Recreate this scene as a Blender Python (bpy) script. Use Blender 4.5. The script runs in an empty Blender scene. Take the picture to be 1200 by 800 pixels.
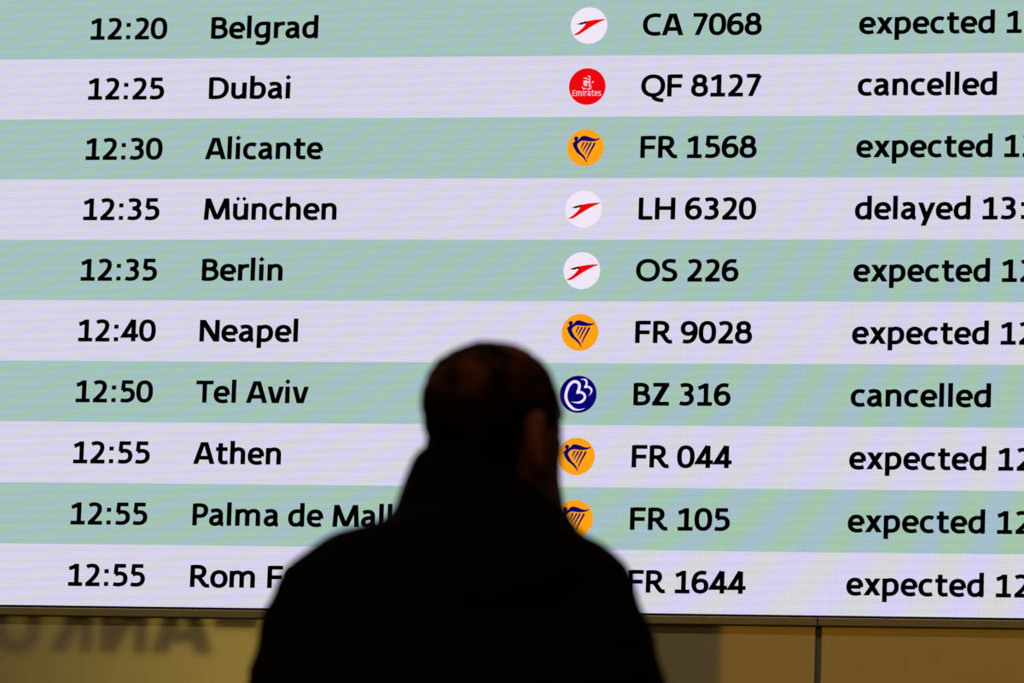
import bpy, bmesh, math, random
from mathutils import Vector, Matrix, noise
random.seed(7)
COL = bpy.context.scene.collection
SC = bpy.context.scene
PI = math.pi

# ------------------------------------------------------------------ camera
cam_d = bpy.data.cameras.new('camera'); cam = bpy.data.objects.new('camera', cam_d); COL.objects.link(cam)
Rw = ((0.98000999, 0.19656415, 0.03070747), (0.00341214, 0.1377197, -0.99046537), (-0.198919, 0.97077073, 0.13429598))
m = Matrix(((Rw[0][0], -Rw[1][0], -Rw[2][0], 0), (Rw[0][1], -Rw[1][1], -Rw[2][1], 0), (Rw[0][2], -Rw[1][2], -Rw[2][2], 0), (0, 0, 0, 1)))
SZ = 1.69                                   # height of the display's lower edge above the floor
cam.matrix_world = Matrix.Translation((1.80922, -9.40324, SZ - 0.8404)) @ m
cam_d.sensor_width = 36.0; cam_d.lens = 200.0; cam_d.clip_start = 0.05; cam_d.clip_end = 100
cam_d.dof.use_dof = True; cam_d.dof.focus_distance = 9.69; cam_d.dof.aperture_fstop = 5.6
SC.camera = cam
# ------------------------------------------------------------------ view, world
SC.view_settings.view_transform = 'Standard'; SC.view_settings.look = 'None'
SC.view_settings.exposure = 0.0; SC.view_settings.gamma = 1.0; SC.view_settings.use_curve_mapping = False
w = bpy.data.worlds.new('world'); SC.world = w; w.use_nodes = True
w.node_tree.nodes['Background'].inputs[0].default_value = (1, .7, .45, 1)
w.node_tree.nodes['Background'].inputs[1].default_value = 0.01
LAMP_POWER = 24.0                           # each ceiling downlight, watts

# ------------------------------------------------------------------ helpers
def lin(r, g, b):
    f = lambda c: (c / 255 / 12.92) if c / 255 <= .04045 else ((c / 255 + .055) / 1.055) ** 2.4
    return (f(r), f(g), f(b), 1)

def mat(name, base=(.5, .5, .5, 1), rough=.5, metal=0, spec=.5, emis=None, estr=0, ior=None):
    mt = bpy.data.materials.new(name); mt.use_nodes = True
    b = mt.node_tree.nodes['Principled BSDF']
    b.inputs['Base Color'].default_value = base; b.inputs['Roughness'].default_value = rough
    b.inputs['Metallic'].default_value = metal; b.inputs['Specular IOR Level'].default_value = spec
    if ior: b.inputs['IOR'].default_value = ior
    if emis: b.inputs['Emission Color'].default_value = emis; b.inputs['Emission Strength'].default_value = estr
    return mt

class G:                                    # tiny node-graph writer
    def __init__(s, mt): s.t = mt.node_tree; s.b = s.t.nodes['Principled BSDF']
    def link(s, a, b): s.t.links.new(a, b)
    def m(s, op, a, b=None, c=None):
        n = s.t.nodes.new('ShaderNodeMath'); n.operation = op
        for i, v in enumerate((a, b, c)):
            if v is None: continue
            if isinstance(v, (int, float)): n.inputs[i].default_value = v
            else: s.link(v, n.inputs[i])
        return n.outputs[0]
    def mix(s, f, a, b):
        n = s.t.nodes.new('ShaderNodeMix'); n.data_type = 'RGBA'
        for k, v in ((0, f), (6, a), (7, b)):
            if isinstance(v, (int, float, tuple)): n.inputs[k].default_value = v
            else: s.link(v, n.inputs[k])
        return n.outputs[2]
    def pos(s):
        g = s.t.nodes.new('ShaderNodeNewGeometry'); x = s.t.nodes.new('ShaderNodeSeparateXYZ')
        s.link(g.outputs['Position'], x.inputs[0]); return x.outputs
    def noise(s, scale, detail=3, stretch=(1, 1, 1)):
        tc = s.t.nodes.new('ShaderNodeTexCoord'); mp = s.t.nodes.new('ShaderNodeMapping'); n = s.t.nodes.new('ShaderNodeTexNoise')
        mp.inputs['Scale'].default_value = stretch
        s.link(tc.outputs['Object'], mp.inputs[0]); s.link(mp.outputs[0], n.inputs['Vector'])
        n.inputs['Scale'].default_value = scale; n.inputs['Detail'].default_value = detail
        return n.outputs['Fac']
    def bump(s, h, strength, dist=.002):
        n = s.t.nodes.new('ShaderNodeBump'); n.inputs['Strength'].default_value = strength; n.inputs['Distance'].default_value = dist
        s.link(h, n.inputs['Height']); s.link(n.outputs[0], s.b.inputs['Normal'])

def link(name, me, mats, parent=None, smooth=False):
    o = bpy.data.objects.new(name, me); COL.objects.link(o)
    for mt in (mats if isinstance(mats, (list, tuple)) else [mats]):
        if len(me.materials) < len(mats if isinstance(mats, (list, tuple)) else [mats]): me.materials.append(mt)
    if parent: o.parent = parent
    if smooth:
        for p in me.polygons: p.use_smooth = True
    return o

def empty(name, loc=(0, 0, 0), rz=0):
    o = bpy.data.objects.new(name, None); COL.objects.link(o); o.location = loc; o.rotation_euler = (0, 0, rz)
    o.empty_display_size = .1
    return o

def tag(o, label=None, cat=None, group=None, kind=None):
    if label: o['label'] = label
    if cat: o['category'] = cat
    if group: o['group'] = group
    if kind: o['kind'] = kind
    return o

def box_bm(x0, x1, y0, y1, z0, z1, bev=0, bm=None, seg=2):
    b = bmesh.new()
    bmesh.ops.create_cube(b, size=1)
    for v in b.verts:
        v.co = ((x0 + x1) / 2 + v.co.x * (x1 - x0), (y0 + y1) / 2 + v.co.y * (y1 - y0), (z0 + z1) / 2 + v.co.z * (z1 - z0))
    if bev: bmesh.ops.bevel(b, geom=b.edges[:], offset=bev, segments=seg, affect='EDGES', profile=.5)
    if bm is None: return b
    me = bpy.data.meshes.new('t'); b.to_mesh(me); b.free(); bm.from_mesh(me); bpy.data.meshes.remove(me); return bm

def box(name, x0, x1, y0, y1, z0, z1, mt, parent=None, bev=0):
    bm = box_bm(x0, x1, y0, y1, z0, z1, bev); me = bpy.data.meshes.new(name); bm.to_mesh(me); bm.free()
    return link(name, me, mt, parent)

# ------------------------------------------------------------------ lettering: strokes with an elliptical pen
HX, HY = 10.4, 8.9
def sample(path):
    """'M x y L x y C x1 y1 x2 y2 x y Z' -> list of (points, closed)"""
    out = []; tok = path.split(); i = 0; cur = None; pts = []; closed = False
    while i < len(tok):
        c = tok[i]
        if c == 'M':
            if pts: out.append((pts, False))
            cur = (float(tok[i + 1]), float(tok[i + 2])); pts = [cur]; i += 3
        elif c == 'L':
            cur = (float(tok[i + 1]), float(tok[i + 2])); pts.append(cur); i += 3
        elif c == 'C':
            a = [float(v) for v in tok[i + 1:i + 7]]; n = 9
            for k in range(1, n + 1):
                t = k / n; u = 1 - t
                pts.append((u**3 * cur[0] + 3*u*u*t * a[0] + 3*u*t*t * a[2] + t**3 * a[4],
                            u**3 * cur[1] + 3*u*u*t * a[1] + 3*u*t*t * a[3] + t**3 * a[5]))
            cur = (a[4], a[5]); i += 7
        elif c == 'Z':
            if math.dist(pts[0], pts[-1]) < .01: pts.pop()
            out.append((pts, True)); pts = []; i += 1
        else: raise ValueError(c)
    if pts: out.append((pts, False))
    return out

def ribbon(pts, closed, hx, hy, taper=None):
    """two rails of points for a stroke"""
    n = len(pts); L = []; R = []
    for i, p in enumerate(pts):
        a = pts[i - 1] if (i > 0 or closed) else None
        b = pts[(i + 1) % n] if (i < n - 1 or closed) else None
        ns = []
        for q0, q1 in ((a, p), (p, b)):
            if q0 is None or q1 is None: continue
            d = math.dist(q0, q1) or 1e-9
            ns.append((-(q1[1] - q0[1]) / d, (q1[0] - q0[0]) / d))
        nx = sum(v[0] for v in ns); ny = sum(v[1] for v in ns); l = math.hypot(nx, ny) or 1
        nx /= l; ny /= l
        ww = math.sqrt((hx * ns[0][0]) ** 2 + (hy * ns[0][1]) ** 2); cs = max(.45, nx * ns[0][0] + ny * ns[0][1])
        if cs > .95: ww = math.sqrt((hx * nx) ** 2 + (hy * ny) ** 2); cs = 1
        k = taper(i / max(1, n - 1)) if taper else 1
        ox, oy = nx * ww / cs * k, ny * ww / cs * k
        L.append((p[0] + ox, p[1] + oy)); R.append((p[0] - ox, p[1] - oy))
    return L, R

F = {  # glyph: (advance, strokes, [slanted bars x0 y0 x1 y1 w], [polygons])
'0': (80, 'M 39 92.7 C 59 92.7 68 78 68 50 C 68 22 59 7.3 39 7.3 C 19 7.3 11 22 11 50 C 11 78 19 92.7 39 92.7 Z'),
'1': (80, 'M 46 7 L 46 100 M 11 78 C 22 81 32 85 42 92 M 8 7.3 L 74 7.3'),
'2': (80, 'M 13 86 C 20 90.5 28 92.7 36 92.7 C 53 92.7 61 85 61 71 C 61 50 40 30 17 9 M 8 7.3 L 74 7.3'),
'3': (80, 'M 12 88 C 20 91.5 28 92.7 35 92.7 C 51 92.7 59 86 59 75 C 59 62 49 54 29 54 M 29 53.5 C 51 53.5 62 45 62 31 C 62 15 50 7.3 33 7.3 C 23 7.3 15 9 9 11.5'),
'4': (82, 'M 55 99 L 12 26 L 80 26 M 57 0 L 57 100'),
'5': (80, 'M 66 92.7 L 22 92.7 L 20 55 M 18 52 C 26 57 33 58.5 39 58.5 C 56 58.5 65 49 65 34 C 65 16 52 7.3 34 7.3 C 24 7.3 17 8 10 10.5'),
'6': (80, 'M 66 90 C 59 92 53 92.7 47 92.7 C 25 92.7 11.5 75 11.5 43 C 11.5 19 22 7.3 40 7.3 C 57 7.3 67 17 67 33 C 67 49 58 57.5 43 57.5 C 30 57.5 18 51 13 40'),
'7': (78, 'M 9 92.7 L 68 92.7', [(66, 94, 27, 0, 18.5)]),
'8': (80, 'M 39 93 C 54 93 61 85 61 74 C 61 61 53 54.5 39 54.5 C 25 54.5 17 61 17 74 C 17 85 24 93 39 93 Z M 39 54.5 C 57 54.5 67 46 67 31 C 67 15 56 7 39 7 C 22 7 11 15 11 31 C 11 46 21 54.5 39 54.5 Z'),
'9': (80, 'M 12 10 C 19 8 25 7.3 31 7.3 C 53 7.3 66.5 25 66.5 57 C 66.5 81 56 92.7 38 92.7 C 21 92.7 11 83 11 67 C 11 51 20 42.5 35 42.5 C 48 42.5 60 49 65 60'),
':': (47, '', [], [[(14, 0), (34, 0), (34, 19), (14, 19)], [(14, 58), (34, 58), (34, 77), (14, 77)]]),
' ': (34, ''),
'A': (97, 'M 24 29 L 74 29', [(11, 0, 43, 100, 19), (86, 0, 54, 100, 19)]),
'B': (87, 'M 17 0 L 17 100 M 17 92.7 L 38 92.7 C 58 92.7 66 86 66 74 C 66 61 57 54.5 41 54.5 L 17 54.5 M 40 53.5 C 62 53.5 73 45 73 31 C 73 15 61 7.3 38 7.3 L 17 7.3'),
'C': (88, 'M 82 89 C 74 92 67 93 59 93 C 29 93 12.7 77 12.7 50 C 12.7 22 29 7 58 7 C 67 7 75 8.5 82 11'),
'D': (101, 'M 17 0 L 17 100 M 17 92.7 L 40 92.7 C 69 92.7 86 78 86 51 C 86 22 68 7.3 38 7.3 L 17 7.3'),
'E': (78, 'M 17 0 L 17 100 M 17 92.7 L 72 92.7 M 17 51 L 66 51 M 17 7.3 L 73 7.3'),
'F': (79, 'M 17 0 L 17 100 M 17 92.7 L 75 92.7 M 17 49 L 71 49'),
'H': (105, 'M 17 0 L 17 100 M 87 0 L 87 100 M 17 52 L 87 52'),
'K': (86, 'M 17 0 L 17 100', [(17, 46, 68, 100, 25), (40, 62, 76, 0, 23)]),
'L': (73, 'M 17 0 L 17 100 M 17 7.3 L 69 7.3'),
'M': (131, '', [(16, 0, 22, 100, 18), (114, 0, 108, 100, 18), (23, 100, 61, 8, 20), (107, 100, 69, 8, 20)], [[(51, 8), (79, 8), (76, 2), (54, 2)]]),
'N': (102, 'M 17 0 L 17 100 M 85 0 L 85 100', [(19, 100, 83, 0, 23)]),
'O': (113, 'M 56.5 93 C 83 93 100.3 77 100.3 50 C 100.3 23 83 7 56.5 7 C 30 7 12.7 23 12.7 50 C 12.7 77 30 93 56.5 93 Z'),
'P': (80, 'M 17 0 L 17 100 M 17 92.7 L 38 92.7 C 58 92.7 67 84 67 69 C 67 53 57 43 38 43 L 17 43'),
'Q': (113, 'M 56.5 93 C 83 93 100.3 77 100.3 50 C 100.3 23 83 7 56.5 7 C 30 7 12.7 23 12.7 50 C 12.7 77 30 93 56.5 93 Z M 58 4 C 60 -10 72 -15 104 -18'),
'R': (94, 'M 17 0 L 17 100 M 17 92.7 L 38 92.7 C 59 92.7 68 85 68 71 C 68 56 58 47 38 47 L 17 47 M 40 47 C 54 38 60 22 70 12 C 75 7 81 5 92 8'),
'S': (80, 'M 67 89 C 58 92 50 93 43 93 C 26 93 16 86 16 73 C 16 60 28 55 42 51 C 58 46.5 66 41 66 28 C 66 13 55 7 38 7 C 28 7 18 8.5 9 12'),
'T': (81, 'M 1 92.7 L 80 92.7 M 40.5 0 L 40.5 93'),
'U': (100, 'M 17 100 L 17 38 C 17 17 29 7 49 7 C 69 7 82 17 82 38 L 82 100'),
'Z': (86, 'M 8 92.7 L 80 92.7 M 5 7.3 L 81 7.3', [(67, 93, 18, 7, 25)]),
'a': (76, 'M 10 65 C 18 68.5 26 70 33 70 C 47 70 54 63 54 50 L 54 22 C 54 11 57 6.5 67 5.5 M 54 43 C 30 43 12 39 12 23 C 12 12 19 7 29 7 C 40 7 50 14 54 24'),
'b': (84, 'M 16 0 L 16 107 M 17 59 C 24 66 32 69.5 41 69.5 C 58 69.5 67.5 59 67.5 39.5 C 67.5 18 56 7 36 7 C 28 7 21 8 16 10'),
'c': (70, 'M 60 64.5 C 54 68 48 69.5 42 69.5 C 22 69.5 11.5 57 11.5 38 C 11.5 18 22 6.7 42 6.7 C 49 6.7 55 8 61 11'),
'd': (84, 'M 64 107 L 64 0 M 64 66 C 56 69 48 69.5 42 69.5 C 22 69.5 11.5 57 11.5 37 C 11.5 17 21 7 36 7 C 48 7 58 14 63 24 M 62 7.3 L 70 5'),
'e': (77, 'M 13 37.5 L 64 37.5 M 64.5 36 C 66 58 56 69.7 39 69.7 C 21 69.7 11.5 57 11.5 37 C 11.5 17 23 6.5 43 6.5 C 52 6.5 58 8 65 11'),
'g': (84, 'M 64 76 L 64 0 C 64 -15 53 -23 36 -23 C 27 -23 18 -21.5 11 -18.5 M 66 69 L 42 69.5 C 22 69.5 11.5 57 11.5 39 C 11.5 20 21 10 36 10 C 48 10 58 16 63 25'),
'h': (84, 'M 16 0 L 16 107 M 16 55 C 24 65 33 69.5 42 69.5 C 57 69.5 64 62 64 47 L 64 0'),
'i': (38, 'M 16 0 L 16 76', [], [[(16, 86), (28.5, 98.5), (16, 111), (3.5, 98.5)]]),
'l': (38, 'M 16 0 L 16 107'),
'm': (132, 'M 16 0 L 16 76 M 16 56 C 23 65 31 69.5 39 69.5 C 53 69.5 60 62 60 48 L 60 0 M 60 53 C 68 64 77 69.5 87 69.5 C 102 69.5 108 62 108 47 L 108 0'),
'n': (84, 'M 16 0 L 16 76 M 16 55 C 24 65 33 69.5 42 69.5 C 57 69.5 64 62 64 47 L 64 0'),
'o': (81, 'M 40 70 C 58 70 68.5 58 68.5 38 C 68.5 18 58 6.3 40 6.3 C 22 6.3 11.5 18 11.5 38 C 11.5 58 22 70 40 70 Z'),
'p': (84, 'M 16 -29 L 16 76 M 17 59 C 24 66 32 69.5 41 69.5 C 58 69.5 67.5 59 67.5 39.5 C 67.5 18 56 7 36 7 C 28 7 21 8 16 10'),
'r': (57, 'M 16 0 L 16 76 M 17 50 C 22 63 32 70 56 68.5'),
's': (62, 'M 52 66 C 46 69 40 69.7 34 69.7 C 20 69.7 12 65 12 55 C 12 45 22 42 33 39 C 46 35.5 54 31 54 21 C 54 10 44 6.5 31 6.5 C 22 6.5 14 8 8 10.5'),
't': (63, 'M 25 96 L 25 26 C 25 13 31 7 42 7 C 48 7 53 7.7 59 9 M 4 68.7 L 57 68.7'),
'u': (84, 'M 16 76 L 16 30 C 16 14 23 7 36 7 C 47 7 57 13 64 23 M 65 76 L 65 0'),
'ü': (84, 'M 16 76 L 16 30 C 16 14 23 7 36 7 C 47 7 57 13 64 23 M 65 76 L 65 0', [], [[(27, 87), (37.5, 97.5), (27, 108), (16.5, 97.5)], [(55, 87), (65.5, 97.5), (55, 108), (44.5, 97.5)]]),
'v': (75, '', [(10.5, 76, 32, 0, 18.5), (63.5, 76, 42, 0, 18.5)]),
'x': (75, '', [(13, 76, 62, 0, 21), (61, 76, 11, 0, 21)]),
'y': (76, '', [(11, 76, 38, 2, 19), (65, 76, 24, -29, 19)]),
}

def glyph_bm(bm, ch, fx, hx=HX, hy=HY, mi=0):
    g = F[ch]
    def face(ps):
        f = bm.faces.new([bm.verts.new(fx(*p)) for p in ps]); f.material_index = mi
    for pts, closed in sample(g[1]):
        L, R = ribbon(pts, closed, hx, hy)
        lv = [bm.verts.new(fx(*p)) for p in L]; rv = [bm.verts.new(fx(*p)) for p in R]
        n = len(pts)
        for i in range(n if closed else n - 1):
            j = (i + 1) % n
            f = bm.faces.new((lv[i], rv[i], rv[j], lv[j])); f.material_index = mi
    k = hx / HX
    for x0, y0, x1, y1, wd in (g[2] if len(g) > 2 else []):
        h = wd / 2 * k * 1.17; face([(x0 - h, y0), (x0 + h, y0), (x1 + h, y1), (x1 - h, y1)])
    for p in (g[3] if len(g) > 3 else []): face(p)

def extent(s):
    """ink left / right in units"""
    xs = []; x = 0
    for ch in s:
        g = F[ch]
        for pts, c in sample(g[1]):
            L, R = ribbon(pts, c, HX, HY); xs += [x + p[0] for p in L + R]
        for q in (g[2] if len(g) > 2 else []): xs += [x + q[0] - q[4] / 2, x + q[0] + q[4] / 2, x + q[2] - q[4] / 2, x + q[2] + q[4] / 2]
        for p in (g[3] if len(g) > 3 else []): xs += [x + v[0] for v in p]
        x += g[0]
    return min(xs), max(xs)

def text_obj(name, s, ox, oz, U, mt, parent, y=-.0008, sx=1.0, hx=HX, hy=HY, flip=1):
    bm = bmesh.new(); pen = 0
    for ch in s:
        glyph_bm(bm, ch, lambda x, z, p=pen: (ox + flip * (p + x) * U * sx, y, oz + z * U), hx, hy)
        pen += F[ch][0]
    me = bpy.data.meshes.new(name); bm.to_mesh(me); bm.free()
    return link(name, me, mt, parent)

# ------------------------------------------------------------------ materials
def led_mat(name, A, B):
    mt = mat(name, (0, 0, 0, 1), .6, spec=.1); g = G(mt); P = g.pos()
    X = g.m('ADD', g.m('MULTIPLY', P[0], 675.0), 646.0 + 1.0); Zr = g.m('SUBTRACT', P[2], SZ)
    X = g.m('ADD', X, g.m('ADD', g.m('MULTIPLY', Zr, 20.0), 34.0))
    Y = g.m('SUBTRACT', 716.0, g.m('MULTIPLY', Zr, 680.0))
    ph = g.m('MULTIPLY', X, g.m('ADD', .0355, g.m('ADD', g.m('MULTIPLY', X, .12e-5), g.m('MULTIPLY', Y, -3.6e-5))))
    ph = g.m('ADD', ph, g.m('MULTIPLY', Y, g.m('ADD', .0540, g.m('MULTIPLY', Y, -.55e-5))))
    s = g.m('ADD', .5, g.m('MULTIPLY', g.m('SINE', g.m('MULTIPLY', ph, 2 * PI)), g.m('ADD', .20, g.m('MULTIPLY', g.m('MULTIPLY', X, Y), 3.4e-7))))
    col = g.mix(s, B, A)
    # fine row and column structure of the diodes
    hl = g.m('SINE', g.m('MULTIPLY', g.m('ADD', Y, g.m('MULTIPLY', X, .03)), 2 * PI / 2.87))
    hl2 = g.m('SINE', g.m('MULTIPLY', g.m('ADD', Y, g.m('MULTIPLY', X, .02)), 2 * PI / 11.3))
    vl = g.m('MULTIPLY', g.m('SINE', g.m('MULTIPLY', X, 2 * PI / 4.1)), g.m('MULTIPLY', g.m('MULTIPLY', X, Y), 3.5e-8))
    br = g.m('ADD', 1.0, g.m('ADD', g.m('ADD', g.m('MULTIPLY', hl, .055), g.m('MULTIPLY', hl2, .018)), vl))
    g.link(col, g.b.inputs['Emission Color']); g.link(br, g.b.inputs['Emission Strength'])
    return mt
M_green = led_mat('led_green', lin(164, 189, 207), lin(163, 199, 166))
M_lav = led_mat('led_lavender', lin(215, 207, 246), lin(213, 215, 214))
def em(name, c, s=1.0): return mat(name, (0, 0, 0, 1), .6, spec=.1, emis=c, estr=s)
M_black = mat('led_black', (.0006, .0006, .0006, 1), .9, spec=0)
M_white = em('led_white', lin(240, 230, 246)); M_red = em('led_red', lin(236, 0, 8)); M_pale = em('led_pale', lin(255, 205, 222))
M_maroon = em('led_maroon', lin(48, 0, 14)); M_orange = em('led_orange', lin(255, 162, 16)); M_navy = em('led_navy', lin(10, 0, 98))
M_blue = em('led_blue', lin(4, 0, 112)); M_ice = em('led_ice', lin(238, 226, 252))
M_frame = mat('display_frame_black', (.004, .004, .004, 1), .6, spec=.2)
M_case = mat('display_case', (.02, .02, .022, 1), .5)
M_alu = mat('rail_metal', lin(150, 140, 106), .38, metal=.45)
g = G(M_alu); nz = g.noise(60, 2, (1, 1, 30)); g.bump(nz, .05, .0005)

def panel_mat():
    mt = mat('wall_panel_lacquer', (.4, .33, .16, 1), .024, ior=1.8, spec=.5); g = G(mt)
    n1 = g.noise(2.2, 4, (1, 1, 1.4)); n2 = g.noise(34, 6, (1.0, 1, .5)); n3 = g.noise(160, 2)
    sm = g.m('MULTIPLY', g.m('GREATER_THAN', n2, .69), g.m('GREATER_THAN', n1, .56))
    c = g.mix(n1, (.40, .345, .215, 1), (.36, .335, .215, 1))
    c = g.mix(g.m('MULTIPLY', g.m('MULTIPLY', g.m('SUBTRACT', n2, .55), 2.2), g.m('GREATER_THAN', n1, .5)), c, (.25, .21, .13, 1))
    g.link(c, g.b.inputs['Base Color'])
    return mt
M_panel = panel_mat()
M_backing = mat('wall_backing', (.06, .065, .035, 1), .8)
M_joint = mat('joint_rubber', (.13, .16, .08, 1), .7)
M_plaster = mat('plaster', (.30, .28, .25, 1), .85); g = G(M_plaster); g.bump(g.noise(90, 4), .1, .001)
M_ceil = mat('ceiling_paint', (.2, .19, .18, 1), .9); g = G(M_ceil); g.bump(g.noise(140, 2), .1, .001)
M_tile = mat('floor_stone', (.12, .11, .10, 1), .25); g = G(M_tile)
g.link(g.mix(g.noise(7, 6), (.08, .075, .07, 1), (.16, .15, .135, 1)), g.b.inputs['Base Color'])
M_grout = mat('floor_screed', (.05, .048, .045, 1), .9)
M_lampmetal = mat('lamp_housing', (.5, .5, .5, 1), .35, metal=.8)
M_lampglow = em('lamp_glow', (1, .74, .42, 1), 6.0)
M_amber = em('backlit_amber', (1.0, .66, .09, 1), 2.1)
g = G(M_amber); P = g.pos()                 # uneven glow painted into the emission, dimmer towards low x; no tubes inside
f = g.m('MINIMUM', 1.0, g.m('MAXIMUM', 0.0, g.m('MULTIPLY', g.m('ADD', P[0], 3.32), 1.25)))
g.link(g.m('ADD', .35, g.m('MULTIPLY', f, 1.75)), g.b.inputs['Emission Strength'])
M_tawny = em('added_glow_tawny', (1.0, .43, .01, 1), 1.15)  # glow of the added box that warms the panel reflection
M_signblk = mat('sign_letter_black', (.006, .006, .006, 1), .6)

# ------------------------------------------------------------------ the setting
def struct(name, x0, x1, y0, y1, z0, z1, mt, bev=0):
    o = box(name, x0, x1, y0, y1, z0, z1, mt, None, bev); o['kind'] = 'structure'; return o
BX0, BX1 = -1.98, 1.22                      # display ends
BT = 1.2812                                 # display height above its lower edge
XL, XR, YB, CEIL = -8.0, 6.0, -13.5, 4.3
floor = struct('floor', XL - .2, XR + .2, YB - .2, .35, -.2, -.012, M_grout)
# floor slabs in the near field of the display
tile_me = None
for ix in range(-10, 7):
    for iy in range(-16, 0):
        if tile_me is None:
            bm = box_bm(.003, .797, .003, .797, 0, .0125, .002, seg=1); tile_me = bpy.data.meshes.new('floor_tile'); bm.to_mesh(tile_me); bm.free(); tile_me.materials.append(M_tile)
        t = bpy.data.objects.new('floor_tile', tile_me); COL.objects.link(t); t.parent = floor
        t.location = (ix * .8 + .42, iy * .8, -.0125)
struct('ceiling', XL - .2, XR + .2, YB - .2, .35, CEIL, CEIL + .2, M_ceil)
wf = struct('wall_front', XL, XR, .15, .35, -.012, CEIL, M_backing)
struct('wall_left', XL - .2, XL, YB, .35, -.012, CEIL, M_plaster)
struct('wall_right', XR, XR + .2, YB, .35, -.012, CEIL, M_plaster)
struct('wall_back', XL, XR, YB - .2, YB, -.012, CEIL, M_plaster)
# lacquered panels, 0.8 m wide with open 9 mm joints; nine columns, the display fills the middle band of four
GAP = .0047
for k in range(-11, 7):
    xa = max(XL, .42 + .8 * k + GAP); xb = min(XR, .42 + .8 * (k + 1) - GAP)
    inside = BX0 - .01 < xa and xb < BX1 + .01
    rows = [(.0, .84), (.849, SZ - .0085), (SZ + BT + .012, CEIL - .004)] if inside else [(.0, .84), (.849, SZ - .0085), (SZ + .0005, SZ + BT), (SZ + BT + .012, CEIL - .004)]
    for z0, z1 in rows:
        p = box('wall_panel', xa, xb, .006, .030, z0, z1, M_panel, wf, .0012)
        p.data.name = 'wall_panel'
for k in range(-10, 7): box('joint_strip', .42 + .8 * k - GAP, .42 + .8 * k + GAP, .010, .026, .0, SZ - .010, M_joint, wf)
box('panel_batten', XL, XR, .030, .152, .3, .36, M_backing, wf); box('panel_batten', XL, XR, .030, .152, 1.3, 1.36, M_backing, wf)
box('panel_batten', XL, XR, .030, .152, 3.2, 3.26, M_backing, wf)
box('baseboard_front', XL, XR, -.006, .006, -.0, .09, M_frame, None, .002)['kind'] = 'structure'

# ------------------------------------------------------------------ the arrivals display
board = empty('arrivals_display', (0, 0, SZ))
tag(board, 'wide LED arrivals board with green and lavender rows of flights set into the wall', 'display')
box('case', BX0 + .004, BX1 - .004, .004, .1495, -.004, BT + .004, M_case, board)
def ring_frame():
    bm = bmesh.new(); t = .010
    box_bm(BX0, BX0 + t, -.0015, .006, 0, BT, .0006, bm); box_bm(BX1 - t, BX1, -.0015, .006, 0, BT, .0006, bm)
    box_bm(BX0, BX1, -.0015, .006, BT, BT + .01, .0006, bm); box_bm(BX0, BX1, -.0008, .0055, -.0042, -.0002, 0, bm)
    me = bpy.data.meshes.new('frame'); bm.to_mesh(me); bm.free(); return me
link('frame', ring_frame(), M_frame, board)
for k in range(4):
    xa = BX0 + .8 * k + .0006; xb = BX0 + .8 * (k + 1) - .0006
    bm = bmesh.new()
    box_bm(xa, xb, -.008, .0055, -.0182, -.0046, .0012, bm)
    me = bpy.data.meshes.new('bottom_rail'); bm.to_mesh(me); bm.free(); link('bottom_rail', me, M_alu, board)

U = .000378; CAP = .0378
ROWS = [('12:20', 'Belgrad', 'arrow', 'CA 7068', 'expected 12:'), ('12:25', 'Dubai', 'red', 'QF 8127', 'cancelled'),
        ('12:30', 'Alicante', 'harp', 'FR 1568', 'expected 12:'), ('12:35', 'München', 'arrow', 'LH 6320', 'delayed 13:'),
        ('12:35', 'Berlin', 'arrow', 'OS 226', 'expected 12:'), ('12:40', 'Neapel', 'harp', 'FR 9028', 'expected 12:'),
        ('12:50', 'Tel Aviv', 'swirl', 'BZ 316', 'cancelled'), ('12:55', 'Athen', 'harp', 'FR 044', 'expected 12:'),
        ('12:55', 'Palma de Mallorca', 'harp', 'FR 105', 'expected 12:'), ('12:55', 'Rom FCO', 'harp', 'FR 1644', 'expected 12:')]
OX_T, OX_C, OX_F, OX_S = -.8863, -.6695, .0927, .4655
# horizontal fit: (text, ink right edge in metres on the display)
RIGHT = {'12:20': -.7455, 'Belgrad': -.4760, 'CA 7068': .2992, 'Dubai': -.5210, 'QF 8127': .3010, 'Alicante': -.4600, 'FR 1568': .2958,
         'München': -.4320, 'LH 6320': .2975, 'Berlin': -.5235, 'OS 226': .2700, 'Neapel': -.4925, 'FR 9028': .2960, 'Tel Aviv': -.4705,
         'BZ 316': .2620, 'Athen': -.5145, 'FR 044': .2665, 'FR 105': .2662, 'FR 1644': .2957, 'cancelled': .7025}
SX = {'12:25': '12:20', '12:30': '12:20', '12:35': '12:20', '12:40': '12:20', '12:50': '12:20', '12:55': '12:20'}
def fit(s, ox):
    s2 = SX.get(s, s)
    if s2 in RIGHT: return (RIGHT[s2] - ox) / (extent(s2)[1] * U)
    if s.startswith('expected'): return (.6968 - ox) / (extent('expected')[1] * U)
    if s.startswith('delayed'): return (.7020 - .012 - ox) / (extent('delayed')[1] * U) if False else (.7385 - ox) / (extent('delayed 13')[1] * U)
    if s.startswith('Palma'): return (-.4365 - ox) / (extent('Palma de')[1] * U) * 1.0
    if s.startswith('Rom'): return (-.5525 - ox) / (extent('Rom')[1] * U) * 1.0
    return 1.0

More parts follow.
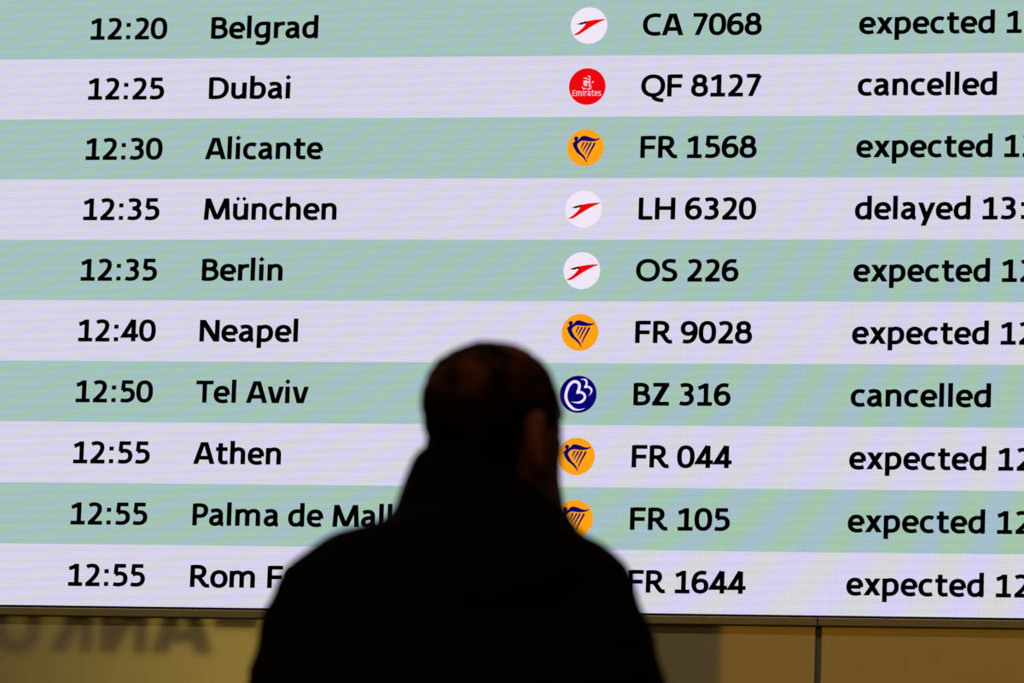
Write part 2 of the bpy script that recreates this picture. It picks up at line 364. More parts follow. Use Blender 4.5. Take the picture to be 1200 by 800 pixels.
LR = .0318
def logo_mesh(kind):
    bm = bmesh.new()
    def disc(y, mi, r=1.0):
        f = bm.faces.new([bm.verts.new((LR * r * math.cos(a * 2 * PI / 72), y, LR * r * math.sin(a * 2 * PI / 72))) for a in range(72)]); f.material_index = mi
    def poly(ps, mi, y=-.0012):
        f = bm.faces.new([bm.verts.new((LR * p[0], y, LR * p[1])) for p in ps]); f.material_index = mi
    def stroke(path, h, mi, taper, y=-.0013):
        for pts, c in sample(path):
            L, R = ribbon(pts, c, h, h, taper)
            lv = [bm.verts.new((LR * p[0], y, LR * p[1])) for p in L]; rv = [bm.verts.new((LR * p[0], y, LR * p[1])) for p in R]
            for i in range(len(pts) - 1):
                f = bm.faces.new((lv[i], rv[i], rv[i + 1], lv[i + 1])); f.material_index = mi
    disc(-.0008, 0)
    if kind == 'arrow':
        mats = [M_white, M_red, M_maroon]
        poly([(.88, .35), (.86, .30), (.64, .215), (.41, .10), (.13, -.06), (-.15, -.24), (-.38, -.39), (-.55, -.50), (-.80, -.535), (-.80, -.49), (-.54, -.32), (-.33, -.12), (-.2, .05), (-.19, .12), (-.29, .21), (.12, .28), (.35, .32)], 1)
        poly([(-.68, .075), (-.43, .165), (-.2, .215), (-.14, .19), (-.16, .1), (-.27, .09), (-.42, .045)], 2, -.0014)
    elif kind == 'harp':
        mats = [M_orange, M_navy]
        poly([(-.52 + .115 * math.cos(a * PI / 9), .50 + .12 * math.sin(a * PI / 9)) for a in range(18)], 1)
        poly([(-.72, .24), (-.6, .32), (-.585, .38), (-.45, .40), (-.38, .445), (-.23, .61), (-.15, .645), (-.05, .65), (.15, .60), (.4, .505), (.58, .475), (.69, .50), (.76, .53), (.75, .46), (.66, .40), (.53, .36),
              (.31, .335), (.09, .35), (-.1, .38), (-.23, .37), (-.35, .30), (-.43, .2), (-.45, .09), (-.35, -.09), (-.26, -.24), (-.11, -.38), (.02, -.55), (.13, -.83), (.06, -.78), (-.06, -.6), (-.23, -.44), (-.48, -.25), (-.635, 0)], 1)
        for a, b, h in (((-.085, .31), (-.215, -.05), .042), ((.115, .285), (-.115, -.20), .045), ((.30, .285), (.005, -.36), .047), ((.51, .27), (.115, -.60), .052)):
            c = (a[0] + .25 * (b[0] - a[0]) - .0, a[1] + .3 * (b[1] - a[1])); d = (a[0] + .8 * (b[0] - a[0]) - .03, a[1] + .7 * (b[1] - a[1]))
            stroke(f'M {a[0]} {a[1]} C {c[0]} {c[1]} {d[0]} {d[1]} {b[0]} {b[1]}', h, 1, lambda t: 1.05 - .62 * t * t)
    elif kind == 'swirl':
        mats = [M_blue, M_ice]
        q = lambda *v: ' '.join(f'{((v[i] - 407) / 318):.3f} {((388 - v[i + 1]) / 318):.3f}' for i in range(0, len(v), 2))
        tp = lambda t: .25 + .75 * min(1, 5 * t, 9 * (1 - t) + .4)
        stroke(f'M {q(525,628)} C {q(430,670,360,655,320,630)} C {q(225,560,180,470,200,370)} C {q(220,240,290,165,350,172)} C {q(410,175,430,220,424,262)} C {q(420,300,412,330,392,362)}', .078, 1, lambda t: min(1, .12 + 4 * t))
        stroke(f'M {q(378,368)} C {q(430,340,500,350,522,415)} C {q(535,470,490,515,430,528)} C {q(380,535,340,528,295,518)}', .066, 1, lambda t: min(1, .1 + 2.2 * (1 - t)))
        stroke(f'M {q(440,143)} C {q(500,115,540,135,548,185)} C {q(548,220,540,245,520,275)}', .055, 1, lambda t: min(1, .1 + 2.5 * t))
        stroke(f'M {q(508,270)} C {q(560,245,620,265,635,315)} C {q(642,350,620,385,588,415)}', .055, 1, lambda t: min(1, .05 + 2.0 * (1 - t)))
    else:
        mats = [M_red, M_pale]
        q = lambda *v: ' '.join(f'{((v[i] - 447) / 348):.3f} {((423 - v[i + 1]) / 348):.3f}' for i in range(0, len(v), 2))
        tp = lambda t: .45 + .55 * math.sin(PI * t)
        for path, h in ((f'M {q(452,215)} C {q(470,240,490,240,498,222)} ', .028), (f'M {q(496,232)} C {q(490,290,485,360,486,445)}', .032), (f'M {q(372,275)} C {q(410,250,440,265,462,300)}', .028),
                        (f'M {q(370,330)} C {q(400,310,440,325,470,350)}', .04), (f'M {q(380,345)} C {q(380,380,400,385,455,375)}', .045), (f'M {q(400,345)} C {q(420,330,450,350,505,345)}', .03),
                        (f'M {q(400,318)} C {q(395,345,395,360,405,380)}', .04), (f'M {q(530,355)} C {q(545,350,555,335,565,322)}', .035), (f'M {q(350,425)} C {q(360,465,400,470,430,455)}', .03),
                        (f'M {q(380,408)} C {q(410,398,440,405,450,412)}', .025), (f'M {q(440,465)} C {q(480,485,520,470,525,430)}', .03), (f'M {q(505,385)} C {q(520,400,520,420,510,430)}', .022)):
            stroke(path, h, 1, tp)
        s = 'Emirates'; e0, e1 = extent(s); W = (720 - 168) / 348; kx = W / (e1 - e0); kz = 1.08 / 348
        pen = 0
        for ch in s:
            glyph_bm(bm, ch, lambda x, z, p=pen: (LR * ((168 - 447) / 348 + (p + x - e0) * kx), -.0014, LR * ((423 - 602) / 348 + z * kz * (1 if ch == 'E' else 1.12))), 7.6, 5.0, 1)
            pen += F[ch][0]
    bmesh.ops.recalc_face_normals(bm, faces=bm.faces[:])
    me = bpy.data.meshes.new('airline_logo'); bm.to_mesh(me); bm.free()
    for x in mats: me.materials.append(x)
    return me
LOGO = {k: logo_mesh(k) for k in ('arrow', 'red', 'harp', 'swirl')}
LOGO_LABEL = {'arrow': 'white round logo with a red swooping arrow', 'red': 'red round logo with white calligraphy and lettering', 'harp': 'orange round logo with a dark blue harp', 'swirl': 'dark blue round logo with white swirled lines'}

band_me = {}
for r in range(-2, 10):
    z1 = 1.06 - .106 * r; z0 = z1 - .106
    b = box('display_row', BX0 + .010, BX1 - .010, 0, .0039, -.106, 0, M_green if r % 2 == 0 else M_lav, board)
    b.location = (0, 0, z1)
    if r < 0: b['label'] = 'blank ' + ('green' if r % 2 == 0 else 'lavender') + ' row above the first flight'; continue
    tm, city, lg, fl, st = ROWS[r]
    b['label'] = f"{'green' if r % 2 == 0 else 'lavender'} row reading {tm} {city} {fl}"
    oz = -.106 + .0343
    text_obj('scheduled_time', tm, OX_T, oz, U, M_black, b, sx=fit(tm, OX_T))
    text_obj('city_name', city, OX_C, oz, U, M_black, b, sx=fit(city, OX_C))
    text_obj('flight_number', fl, OX_F, oz, U, M_black, b, sx=fit(fl, OX_F))
    word, _, when = st.partition(' '); k = fit(st, OX_S)
    text_obj('flight_status', word, OX_S, oz, U, M_black, b, sx=k)
    if when: text_obj('new_time', when, OX_S + sum(F[c][0] for c in word + ' ') * U * k, oz, U, M_black, b, sx=k)
    o = bpy.data.objects.new('airline_logo', LOGO[lg]); COL.objects.link(o); o.parent = b; o.location = (0, 0, -.106 + .0524); o['label'] = LOGO_LABEL[lg]

# ------------------------------------------------------------------ the man
def bake(bm_or_me, voxel, smooth_it=4, name='m'):
    me = bm_or_me
    o = bpy.data.objects.new('tmp', me); COL.objects.link(o)
    rm = o.modifiers.new('r', 'REMESH'); rm.mode = 'VOXEL'; rm.voxel_size = voxel
    sm = o.modifiers.new('s', 'SMOOTH'); sm.factor = .5; sm.iterations = smooth_it
    dg = bpy.context.evaluated_depsgraph_get(); out = bpy.data.meshes.new_from_object(o.evaluated_get(dg), depsgraph=dg)
    bpy.data.objects.remove(o); out.name = name; out.materials.clear()
    return out

def loft(bm, rings, n=32, power=2.0, fx=None):
    """rings: (z, cx, cy, hx, hy_front, hy_back)"""
    vs = []
    for z, cx, cy, hx, hf, hb in rings:
        row = []
        for i in range(n):
            a = 2 * PI * i / n; c, s = math.cos(a), math.sin(a)
            x = abs(c) ** (2 / power) * (1 if c > 0 else -1) * hx; y = abs(s) ** (2 / power) * (hf if s > 0 else -hb)
            v = Vector((cx + x, cy + y, z))
            if fx: v = fx(v)
            row.append(bm.verts.new(v))
        vs.append(row)
    for a, b in zip(vs, vs[1:]):
        for i in range(n):
            j = (i + 1) % n; bm.faces.new((a[i], a[j], b[j], b[i]))
    bm.faces.new(vs[0][::-1]); bm.faces.new(vs[-1])
    return vs

def chain(bm, pts, n=14):
    """tapered rounded limb through (x, y, z, radius) points"""
    P = [Vector(p[:3]) for p in pts]; rings = []
    for i, p in enumerate(P):
        t = (P[min(i + 1, len(P) - 1)] - P[max(i - 1, 0)]).normalized()
        u = t.cross(Vector((.31, .93, .17))).normalized(); v = t.cross(u)
        r = pts[i][3]
        if i == 0:
            for k in (.05, .5, .85): rings.append((p - t * r * math.sqrt(1 - k * k), u, v, r * k))
        rings.append((p, u, v, r))
        if i == len(P) - 1:
            for k in (.85, .5, .05): rings.append((p + t * r * math.sqrt(1 - k * k), u, v, r * k))
    vs = [[bm.verts.new(c + (u * math.cos(2 * PI * i / n) + v * math.sin(2 * PI * i / n)) * r) for i in range(n)] for c, u, v, r in rings]
    fs = []
    for a, b in zip(vs, vs[1:]):
        for i in range(n):
            j = (i + 1) % n; fs.append(bm.faces.new((a[i], a[j], b[j], b[i])))
    fs.append(bm.faces.new(vs[0][::-1])); fs.append(bm.faces.new(vs[-1]))
    bmesh.ops.recalc_face_normals(bm, faces=fs)

def ell(bm, c, r, rot=None, seg=20):
    res = bmesh.ops.create_uvsphere(bm, u_segments=seg, v_segments=seg // 2 + 2, radius=1)
    M = Matrix.Translation(c) @ (rot or Matrix.Identity(4)) @ Matrix.Diagonal((*r, 1))
    bmesh.ops.transform(bm, matrix=M, verts=res['verts'])

def interp(tab, z):
    if z <= tab[0][0]: return tab[0][1:]
    for a, b in zip(tab, tab[1:]):
        if z <= b[0]:
            t = (z - a[0]) / (b[0] - a[0]); t = t * t * (3 - 2 * t) * .5 + t * .5
            return [p + (q - p) * t for p, q in zip(a[1:], b[1:])]
    return tab[-1][1:]

# person frame: +y away from the camera, +x to the right, z up, origin on the floor
PX, PY = 0.483, -2.995
man = empty('person', (PX, PY, 0), math.radians(11.6))
tag(man, 'man in a black hooded jacket seen from behind, looking up at the board', 'person')
HEAD = [(0, .066, -.020, .030), (.006, .074, -.030, .038), (.018, .082, -.040, .046), (.035, .084, -.050, .053), (.060, .080, -.060, .055), (.085, .080, -.070, .060), (.110, .082, -.078, .065), (.125, .083, -.082, .068), (.145, .087, -.085, .0705), (.165, .084, -.086, .070), (.183, .076, -.083, .067), (.200, .062, -.074, .061), (.214, .046, -.060, .051), (.224, .031, -.043, .038), (.230, .014, -.025, .021), (.2320, .004, -.012, .008)]
HZ = 1.736 - .2300; HX0, HY0 = .0125, .034; YAW = math.radians(-42)
Mh = Matrix.Translation((HX0, HY0, HZ)) @ Matrix.Rotation(YAW, 4, 'Z') @ Matrix.Rotation(math.radians(11), 4, 'X')
def face_fx(v):
    x, y, z = v
    gz = lambda c, s: math.exp(-((z - c) / s) ** 2); gx = lambda c, s: math.exp(-((abs(x) - c) / s) ** 2)
    if y > .02:
        y += .026 * math.exp(-(x / .011) ** 2) * (gz(.092, .014) + .45 * gz(.115, .016))       # nose
        y -= .011 * gx(.031, .014) * gz(.124, .011)                                          # eye sockets
        y += .005 * gz(.143, .007) * gx(.026, .022)                                          # brow
        y += .006 * gx(0, .022) * gz(.016, .014) - .003 * gz(.036, .006) * gx(0, .02)        # chin
        y += .005 * gx(0, .02) * (gz(.060, .005) + gz(.050, .005))                           # lips
        x += (.004 if x > 0 else -.004) * gx(.055, .02) * gz(.103, .012)                     # cheekbones
    return Vector((x, y, z))
def head_rings(off=0.0, n=40):
    out = []
    for i in range(n):
        z = .232 * (i / (n - 1)) ** (.92)
        f, b, h = interp(HEAD, z); out.append((z, 0, (f + b) / 2, h + off, (f - b) / 2 + off, (f - b) / 2 + off))
    return out
bm = bmesh.new(); loft(bm, head_rings(), 56, 2.25, face_fx)
for s in (-1, 1):                                                                             # ears
    R = Matrix.Rotation(s * math.radians(22), 4, 'Z') @ Matrix.Rotation(math.radians(-10), 4, 'X')
    c = Vector((s * .0725, -.010, .112))
    loop = [(math.radians(t), .0) for t in range(-60, 241, 20)]
    ring = []
    for a, _ in loop:   # helix: from the front top round the back to the lobe
        yy = -.017 * math.cos(a - math.radians(20)); zz = .031 * math.sin(a - math.radians(20))
        ring.append((*(c + R @ Vector((s * (.006 + .004 * max(0, -yy / .017)), yy, zz))), .0055))
    chain(bm, ring, 8)
    ell(bm, c + R @ Vector((0, -.003, -.002)), (.0055, .015, .028), R, 14)
    ell(bm, c + R @ Vector((s * .002, .006, -.029)), (.006, .008, .009), R, 10)
bmesh.ops.transform(bm, matrix=Mh, verts=bm.verts)
nk = Mh @ Vector((0, -.025, .02))
chain(bm, [(-.025, -.015, 1.38, .075), (-.02, -.012, 1.45, .062), (-.008, .0, 1.52, .058), (nk.x, nk.y, 1.56, .058)], 20)
# the body under the clothes
BCX = -.036
loft(bm, [(.84, BCX, 0, .14, .08, .08), (.95, BCX, 0, .15, .09, .09), (1.08, BCX, 0, .13, .085, .085), (1.25, BCX, 0, .15, .09, .085), (1.36, BCX, 0, .15, .08, .08), (1.42, BCX, -.01, .10, .06, .06), (1.45, BCX, -.01, .05, .05, .05)], 24)
ARM = {}
for s in (-1, 1):
    sh = Vector((BCX + s * .175, -.005, 1.375)); elb = Vector((BCX + s * .225, -.03, 1.10)); wr = Vector((BCX + s * .215, .07, .86))
    ARM[s] = (sh, elb, wr)
    chain(bm, [(*sh, .045), (*((sh + elb) / 2), .040), (*elb, .034), (*((elb + wr) / 2), .030), (*wr, .024)], 14)
    palm = wr + Vector((-s * .004, .022, -.085))
    chain(bm, [(*wr, .023), (*(wr + Vector((0, .010, -.04))), .024), (*palm, .022)], 12)
    for q in (-1, 1): chain(bm, [(*(wr + Vector((0, .006 + q * .012, -.03))), .016), (*(palm + Vector((0, q * .026, .004))), .015)], 10)
    for j, (dy, ln) in enumerate(((.034, .068), (.012, .078), (-.010, .072), (-.031, .056))):     # four fingers
        p0 = palm + Vector((0, dy, -.004)); p1 = p0 + Vector((-s * .004, .004, -.45 * ln)); p2 = p1 + Vector((-s * .012, .003, -.32 * ln)); p3 = p2 + Vector((-s * .016, 0, -.2 * ln))
        chain(bm, [(*p0, .0095), (*p1, .009), (*p2, .0082), (*p3, .007)], 10)
    t0 = wr + Vector((-s * .004, .035, -.035)); t1 = t0 + Vector((-s * .014, .028, -.030)); t2 = t1 + Vector((-s * .010, .012, -.028))
    chain(bm, [(*(wr + Vector((0, .012, -.015))), .014), (*t0, .013), (*t1, .0105), (*t2, .009)], 10)
    hip = Vector((BCX + s * .085, 0, .86)); kn = Vector((BCX + s * .100, .012, .48)); an = Vector((BCX + s * .11, -.02, .09))
    chain(bm, [(*hip, .080), (*((hip + kn) / 2), .068), (*kn, .050), (*(kn * .6 + an * .4), .048), (*an, .036)], 16)
    chain(bm, [(an.x, an.y - .01, .05, .034), (an.x + s * .012, an.y + .09, .046, .032), (an.x + s * .025, an.y + .15, .042, .026)], 12)
me = bpy.data.meshes.new('b'); bm.to_mesh(me); bm.free()
M_skin = mat('skin', (.42, .19, .11, 1), .6, spec=.2); g = G(M_skin)
g.link(g.mix(g.noise(22, 4), (.19, .048, .026, 1), (.25, .075, .042, 1)), g.b.inputs['Base Color']); g.bump(g.noise(260, 2), .15, .0006)
body = bake(me, .0042, 3, 'body'); link('body', body, M_skin, man, True)
# eyes
M_eye = mat('eye_white', (.75, .72, .68, 1), .15); M_iris = mat('eye_iris', (.04, .025, .015, 1), .1)
M_lip = mat('lip', (.26, .06, .04, 1), .5, spec=.3); M_brow = mat('brow_hair', (.02, .009, .005, 1), .8, spec=.05)
for s in (-1, 1):
    bm = bmesh.new(); ell(bm, (0, 0, 0), (.0118, .0118, .0118), Matrix.Rotation(-PI / 2, 4, 'X'), 28)
    for f in bm.faces:
        f.material_index = 1 if f.calc_center_median().y > .0105 else 0
    me = bpy.data.meshes.new('eye'); bm.to_mesh(me); bm.free(); e = link('eye', me, [M_eye, M_iris], man, True)
    e.matrix_local = Mh @ Matrix.Translation((s * .030, .0615, .124))
    bm = bmesh.new(); chain(bm, [(s * .014, .0845, .1385, .003), (s * .026, .0830, .1425, .0042), (s * .038, .0765, .1420, .0036), (s * .046, .0690, .1380, .002)], 8)
    bmesh.ops.transform(bm, matrix=Mh, verts=bm.verts); me = bpy.data.meshes.new('eyebrow'); bm.to_mesh(me); bm.free(); link('eyebrow', me, M_brow, man, True)
    for q in (1, -1):                        # upper and lower lid
        bm = bmesh.new(); R = .0122
        chain(bm, [(s * .030 + R * 1.05 * math.sin(a), .0615 + R * .98 * math.cos(a), .124 + q * (.0062 * math.cos(a * 1.1)), .0032) for a in [math.radians(d) for d in (-80, -50, -20, 10, 40, 70)]], 8)
        bmesh.ops.transform(bm, matrix=Mh, verts=bm.verts); me = bpy.data.meshes.new('eyelid'); bm.to_mesh(me); bm.free(); link('eyelid', me, M_skin, man, True)
bm = bmesh.new()
chain(bm, [(-.024, .0735, .0535, .0015), (-.012, .0815, .0565, .0036), (0, .0835, .0555, .0038), (.012, .0815, .0565, .0036), (.024, .0735, .0535, .0015)], 10)
chain(bm, [(-.022, .0740, .0525, .0015), (-.010, .0815, .0500, .0042), (.010, .0815, .0500, .0042), (.022, .0740, .0525, .0015)], 10)
bmesh.ops.transform(bm, matrix=Mh, verts=bm.verts); me = bpy.data.meshes.new('lips'); bm.to_mesh(me); bm.free(); link('lips', me, M_lip, man, True)
# hair: a cropped cap grown a few millimetres out of the skull, open at the face and ears
def hairline(v):
    """lowest z (head frame) where hair grows, by azimuth; a = 0 at the face, 180 at the nape"""
    a = abs(math.degrees(math.atan2(v.x, v.y + .005)))
    tab = [(0, .196), (25, .192), (42, .182), (52, .150), (62, .118), (76, .120), (86, .138), (100, .142), (108, .100), (118, .055), (180, .042)]
    for p, q in zip(tab, tab[1:]):
        if a <= q[0]: return p[1] + (q[1] - p[1]) * (a - p[0]) / (q[0] - p[0])
    return .042
bm = bmesh.new(); vs = loft(bm, head_rings(.0, 64), 96, 2.25)
bm.faces.ensure_lookup_table()
bmesh.ops.delete(bm, geom=[f for f in bm.faces if f.calc_center_median().z < hairline(f.calc_center_median()) and len(f.verts) == 4 or (len(f.verts) > 4 and f.calc_center_median().z < .1)], context='FACES')
bm.normal_update()
for v in bm.verts:
    d = v.co.z - hairline(v.co); k = max(0, min(1, d / .015))
    n1 = noise.noise(v.co * 42) * .0022 + noise.noise(v.co * 120) * .0010
    tuft = .004 * math.exp(-((v.co.x - .02) / .02) ** 2 - ((v.co.y - .055) / .02) ** 2) if v.co.z > .17 else 0
    nrm = Vector((v.co.x, v.co.y + .005, (v.co.z - .11) * 1.0)).normalized()
    v.co += nrm * (-.0015 + k * (.0040 + n1 + tuft))
bmesh.ops.transform(bm, matrix=Mh, verts=bm.verts)
me = bpy.data.meshes.new('hair'); bm.to_mesh(me); bm.free()
M_hair = mat('hair_cropped', (.02, .01, .006, 1), .7, spec=.08); g = G(M_hair)
nn = g.noise(26, 5, (1, 1, 1)); fine = g.noise(420, 2, (1, 1, .25))
th = g.m('MINIMUM', 1.0, g.m('MAXIMUM', 0.0, g.m('MULTIPLY', g.m('SUBTRACT', nn, .44), 4.5)))
P = g.t.nodes.new('ShaderNodeTexCoord'); sx = g.t.nodes.new('ShaderNodeSeparateXYZ'); g.link(P.outputs['Object'], sx.inputs[0])
crown = g.m('MINIMUM', 1.0, g.m('MAXIMUM', 0.0, g.m('MULTIPLY', g.m('SUBTRACT', sx.outputs[2], HZ + .150), 22.0)))
g.link(g.mix(g.m('MULTIPLY', g.m('MULTIPLY', th, crown), .9), (.009, .0035, .002, 1), (.30, .075, .025, 1)), g.b.inputs['Base Color']); g.bump(fine, .5, .0012)
h = link('hair', me, M_hair, man, True); so = h.modifiers.new('thick', 'SOLIDIFY'); so.thickness = .004; so.offset = -1
# jacket
SIL = [(1.342, -.282, .206), (1.3687, -.273, .196), (1.397, -.2707, .190), (1.414, -.2655, .182), (1.428, -.2565, .174), (1.440, -.2555, .170), (1.454, -.2495, .165), (1.470, -.238, .159),
       (1.4796, -.224, .1525), (1.493, -.207, .139), (1.505, -.192, .126), (1.512, -.166, .108), (1.521, -.130, .096), (1.532, -.121, .088)]
bm = bmesh.new()
rings = [(.800, BCX, 0, .190, .125, .125), (.86, BCX, 0, .192, .13, .13), (1.0, BCX, 0, .182, .125, .12), (1.15, BCX, -.005, .185, .125, .12), (1.25, BCX - .002, -.008, .205, .125, .12), (1.30, BCX - .002, -.008, .225, .12, .12)]
for z, L, R in SIL:
    k = (z - 1.34) / .2
    rings.append((z, (L + R) / 2, -.012, (R - L) / 2 - .0015, .115 - .035 * k, .118 - .030 * k))
loft(bm, rings, 40, 2.1)
for s in (-1, 1):
    sh, elb, wr = ARM[s]
    chain(bm, [(*(sh + Vector((-s * .02, 0, .005))), .070), (*((sh + elb) / 2 + Vector((s * .004, 0, 0))), .064), (*elb, .058), (*((elb + wr) / 2), .054), (*(wr + Vector((0, 0, .01))), .043)], 22)
# raised collar and the hood lying folded behind the neck
def lr(z, L, R, y, f, b): return (z, (L + R) / 2, y, (R - L) / 2, f, b)
loft(bm, [lr(1.49, -.118, .085, -.010, .075, .085), lr(1.532, -.118, .086, -.008, .075, .088), lr(1.546, -.115, .080, -.006, .072, .088), lr(1.558, -.111, .066, -.004, .068, .084), lr(1.570, -.109, .046, -.004, .062, .076),
          lr(1.5865, -.104, .015, -.004, .052, .066), lr(1.600, -.097, -.010, -.004, .042, .052), lr(1.611, -.086, -.030, -.004, .028, .034)], 40, 2.1)
ell(bm, (-.022, -.075, 1.500), (.100, .050, .045), Matrix.Rotation(math.radians(-14), 4, 'X'), 26)
ell(bm, (-.024, -.085, 1.455), (.118, .045, .066), Matrix.Rotation(math.radians(-8), 4, 'X'), 26)
me = bpy.data.meshes.new('j'); bm.to_mesh(me); bm.free()
jm = bake(me, .0075, 5, 'jacket')
for v in jm.vertices:                                                                         # soft creases
    c = v.co; a = .0035 if c.z < 1.33 else .0016
    d = noise.noise(Vector((c.x * 9, c.y * 9, c.z * 20 + 3))) * a * 1.6 + noise.noise(c * 34) * a * .5
    v.co += v.normal * d
M_jkt = mat('jacket_black', (.0035, .0032, .003, 1), .85, spec=.12); g = G(M_jkt); g.bump(g.noise(700, 2), .2, .0008)
link('jacket', jm, M_jkt, man, True)
# trousers and shoes
bm = bmesh.new()
loft(bm, [(.70, BCX, 0, .155, .095, .1), (.80, BCX, 0, .168, .105, .11), (.92, BCX, 0, .165, .105, .11), (.97, BCX, 0, .160, .10, .105)], 30)
for s in (-1, 1):
    chain(bm, [(BCX + s * .088, 0, .82, .094), (BCX + s * .094, .006, .64, .086), (BCX + s * .100, .012, .48, .070), (BCX + s * .106, -.006, .28, .062), (BCX + s * .11, -.016, .12, .058)], 22)
me = bpy.data.meshes.new('t'); bm.to_mesh(me); bm.free(); tm = bake(me, .009, 4, 'trousers')
M_trs = mat('trouser_cloth', (.008, .008, .010, 1), .9, spec=.1); link('trousers', tm, M_trs, man, True)
M_shoe = mat('shoe_leather', (.008, .006, .005, 1), .4); M_sole = mat('shoe_sole', (.01, .01, .01, 1), .8)
for s in (-1, 1):
    bm = bmesh.new(); ax = BCX + s * .11
    sec = [(-.075, .030, .075), (-.06, .037, .088), (-.02, .040, .092), (.03, .040, .080), (.08, .046, .058), (.13, .047, .046), (.165, .040, .038), (.188, .024, .028)]
    vs = []
    for y, hw, ht in sec:
        vs.append([bm.verts.new((ax + s * max(0, y) * .16 + hw * math.cos(a) * (1 if math.sin(a) < .3 else .86), -.02 + y, .012 + max(0, .5 + .5 * math.sin(a)) * ht)) for a in [2 * PI * i / 16 for i in range(16)]])
    for a, b in zip(vs, vs[1:]):
        for i in range(16): bm.faces.new((a[i], a[(i + 1) % 16], b[(i + 1) % 16], b[i]))
    bm.faces.new(vs[0][::-1]); bm.faces.new(vs[-1]); bmesh.ops.recalc_face_normals(bm, faces=bm.faces[:])
    me = bpy.data.meshes.new('shoe'); bm.to_mesh(me); bm.free(); sh = link('shoe', me, M_shoe, man, True)
    sh.modifiers.new('sub', 'SUBSURF').levels = 1
    bm = bmesh.new(); N = 24; lo = []; hi = []
    for i in range(N):
        a = 2 * PI * i / N; y = .058 + .136 * math.sin(a); hw = .044 + .006 * math.sin(a); x = ax + s * max(0, y) * .16 + hw * math.cos(a) * (1 - .15 * abs(math.sin(a)) ** 6)
        lo.append(bm.verts.new((x, -.02 + y, .0005))); hi.append(bm.verts.new((x, -.02 + y, .020)))
    for i in range(N): bm.faces.new((lo[i], lo[(i + 1) % N], hi[(i + 1) % N], hi[i]))
    bm.faces.new(lo[::-1]); bm.faces.new(hi)
    me = bpy.data.meshes.new('sole'); bm.to_mesh(me); bm.free(); link('sole', me, M_sole, sh)

# ------------------------------------------------------------------ ceiling downlights in front of the wall
def downlight(x, y, label, group='ceiling downlights in a row before the wall', power=LAMP_POWER):
    r = empty('ceiling_light', (x, y, CEIL)); tag(r, label, 'lamp', group)
    bm = bmesh.new(); n = 28
    prof = [(.085, 0), (.085, -.018), (.075, -.024), (.066, -.018), (.060, -.006), (.060, -.001)]
    vs = [[bm.verts.new((rr * math.cos(2 * PI * i / n), rr * math.sin(2 * PI * i / n), z)) for i in range(n)] for rr, z in prof]
    for a, b in zip(vs, vs[1:]):
        for i in range(n): bm.faces.new((a[i], a[(i + 1) % n], b[(i + 1) % n], b[i]))
    me = bpy.data.meshes.new('housing'); bm.to_mesh(me); bm.free(); link('housing', me, M_lampmetal, r, True)
    bm = bmesh.new(); bmesh.ops.create_circle(bm, cap_ends=True, radius=.058, segments=24)
    for v in bm.verts: v.co.z = -.006
    me = bpy.data.meshes.new('lens'); bm.to_mesh(me); bm.free(); link('lens', me, M_lampglow, r)
    d = bpy.data.lights.new('lamp', 'SPOT'); d.energy = power; d.color = (1, .80, .52); d.spot_size = math.radians(125); d.spot_blend = .5; d.shadow_soft_size = .03
    o = bpy.data.objects.new('lamp_light', d); COL.objects.link(o); o.parent = r; o.location = (0, 0, -.03)
    v = Vector((x, .006, SZ - .1)) - Vector((x, y, CEIL)); o.rotation_euler = v.to_track_quat('-Z', 'Y').to_euler()
for i, x in enumerate((-2.9, -1.7, -.5, .7, 1.9)):
    downlight(x, -2.32, 'round ceiling downlight before the wall, ' + ('first', 'second', 'third', 'fourth', 'fifth')[i] + ' of five counted from the left')

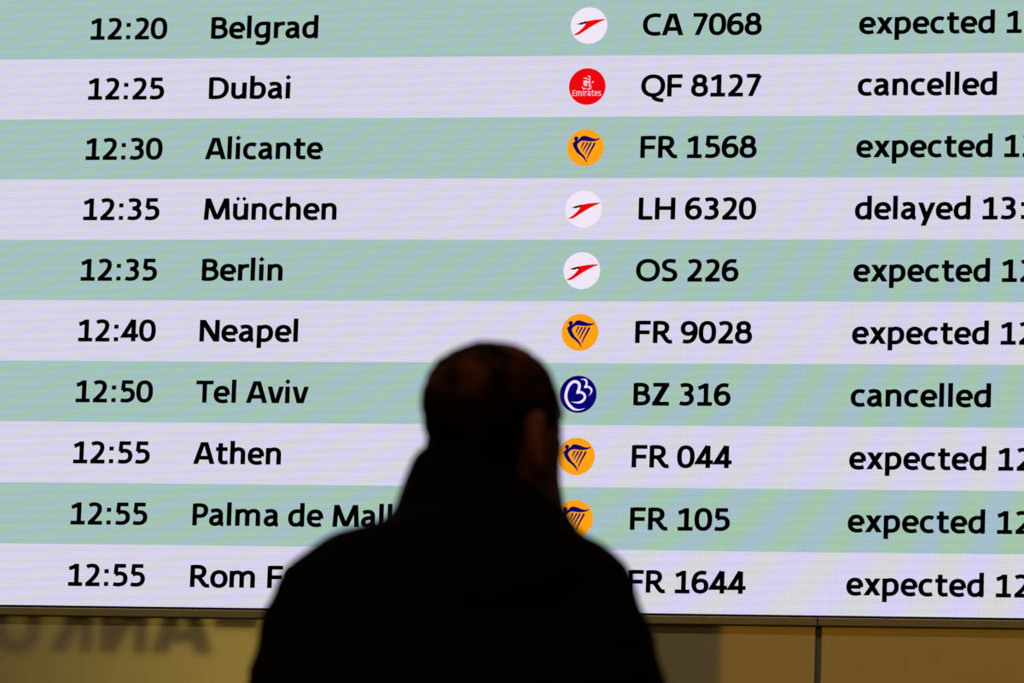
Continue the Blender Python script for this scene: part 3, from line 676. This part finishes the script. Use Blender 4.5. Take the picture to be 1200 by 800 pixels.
for i, x in enumerate((-2.5, -.5, 1.5)):  # extra row added to fill the shadow under the rail
    downlight(x, -6.6, 'added fill downlight deep in the hall, ' + ('left', 'middle', 'right')[i] + ' one of its row of three', 'added fill lights in the hall', 26.0)

# ------------------------------------------------------------------ illuminated sign and an added glow box at the far end of the hall (seen mirrored in the lacquered panels)
YS = -7.5
def hanging_box(name, x0, x1, z0, z1, mt, label):
    r = empty(name, ((x0 + x1) / 2, YS - .08, z0)); tag(r, label, 'sign'); cx = (x0 + x1) / 2
    bm = bmesh.new(); hw = (x1 - x0) / 2; H = z1 - z0; t = .03
    box_bm(-hw, hw, -.08, .06, 0, H, .004, bm)
    me = bpy.data.meshes.new('housing'); bm.to_mesh(me); bm.free(); link('housing', me, M_case, r)
    box('backlit_face', -hw + t, hw - t, .0605, .078, t, H - t, mt, r)
    for s in (-1, 1):
        bm = bmesh.new(); chain(bm, [(s * hw * .8, 0, H - .01, .012), (s * hw * .8, 0, CEIL - z0 - .005, .012)], 10)
        me = bpy.data.meshes.new('hanger_rod'); bm.to_mesh(me); bm.free(); link('hanger_rod', me, M_lampmetal, r)
    return r
SX0, SX1, SZ0, SZ1 = -4.95, -1.85, 2.06, 2.66
sg = hanging_box('hanging_sign', SX0, SX1, SZ0, SZ1, M_amber, 'amber backlit hanging sign reading ANKUNFT, mirrored in the wall under the board')
scx = (SX0 + SX1) / 2
for ch, xa, xb in (('A', -2.576, -2.752), ('N', -2.779, -2.921), ('K', -2.950, -3.079), ('U', -3.122, -3.262), ('N', -3.300, -3.442), ('F', -3.480, -3.600), ('T', -3.620, -3.765)):
    e0, e1 = extent(ch); k = (xa - xb) / (e1 - e0); U2 = .0019
    o = text_obj('sign_letter', ch, xa + e0 * k - scx, 2.217 - SZ0, U2, M_signblk, sg, y=.0795, sx=k / U2, flip=-1, hx=14, hy=12)
box('sign_bar', -2.562 - scx, -2.425 - scx, .0785, .0815, 2.296 - SZ0, 2.335 - SZ0, M_signblk, sg)
hanging_box('added_glow_box', -1.014, 2.2, 2.06, 2.66, M_tawny, 'blank tawny glowing box added beside the amber sign to warm the wall reflection')  # no sign: added glowing surface, mirrored as warm brown in the panels
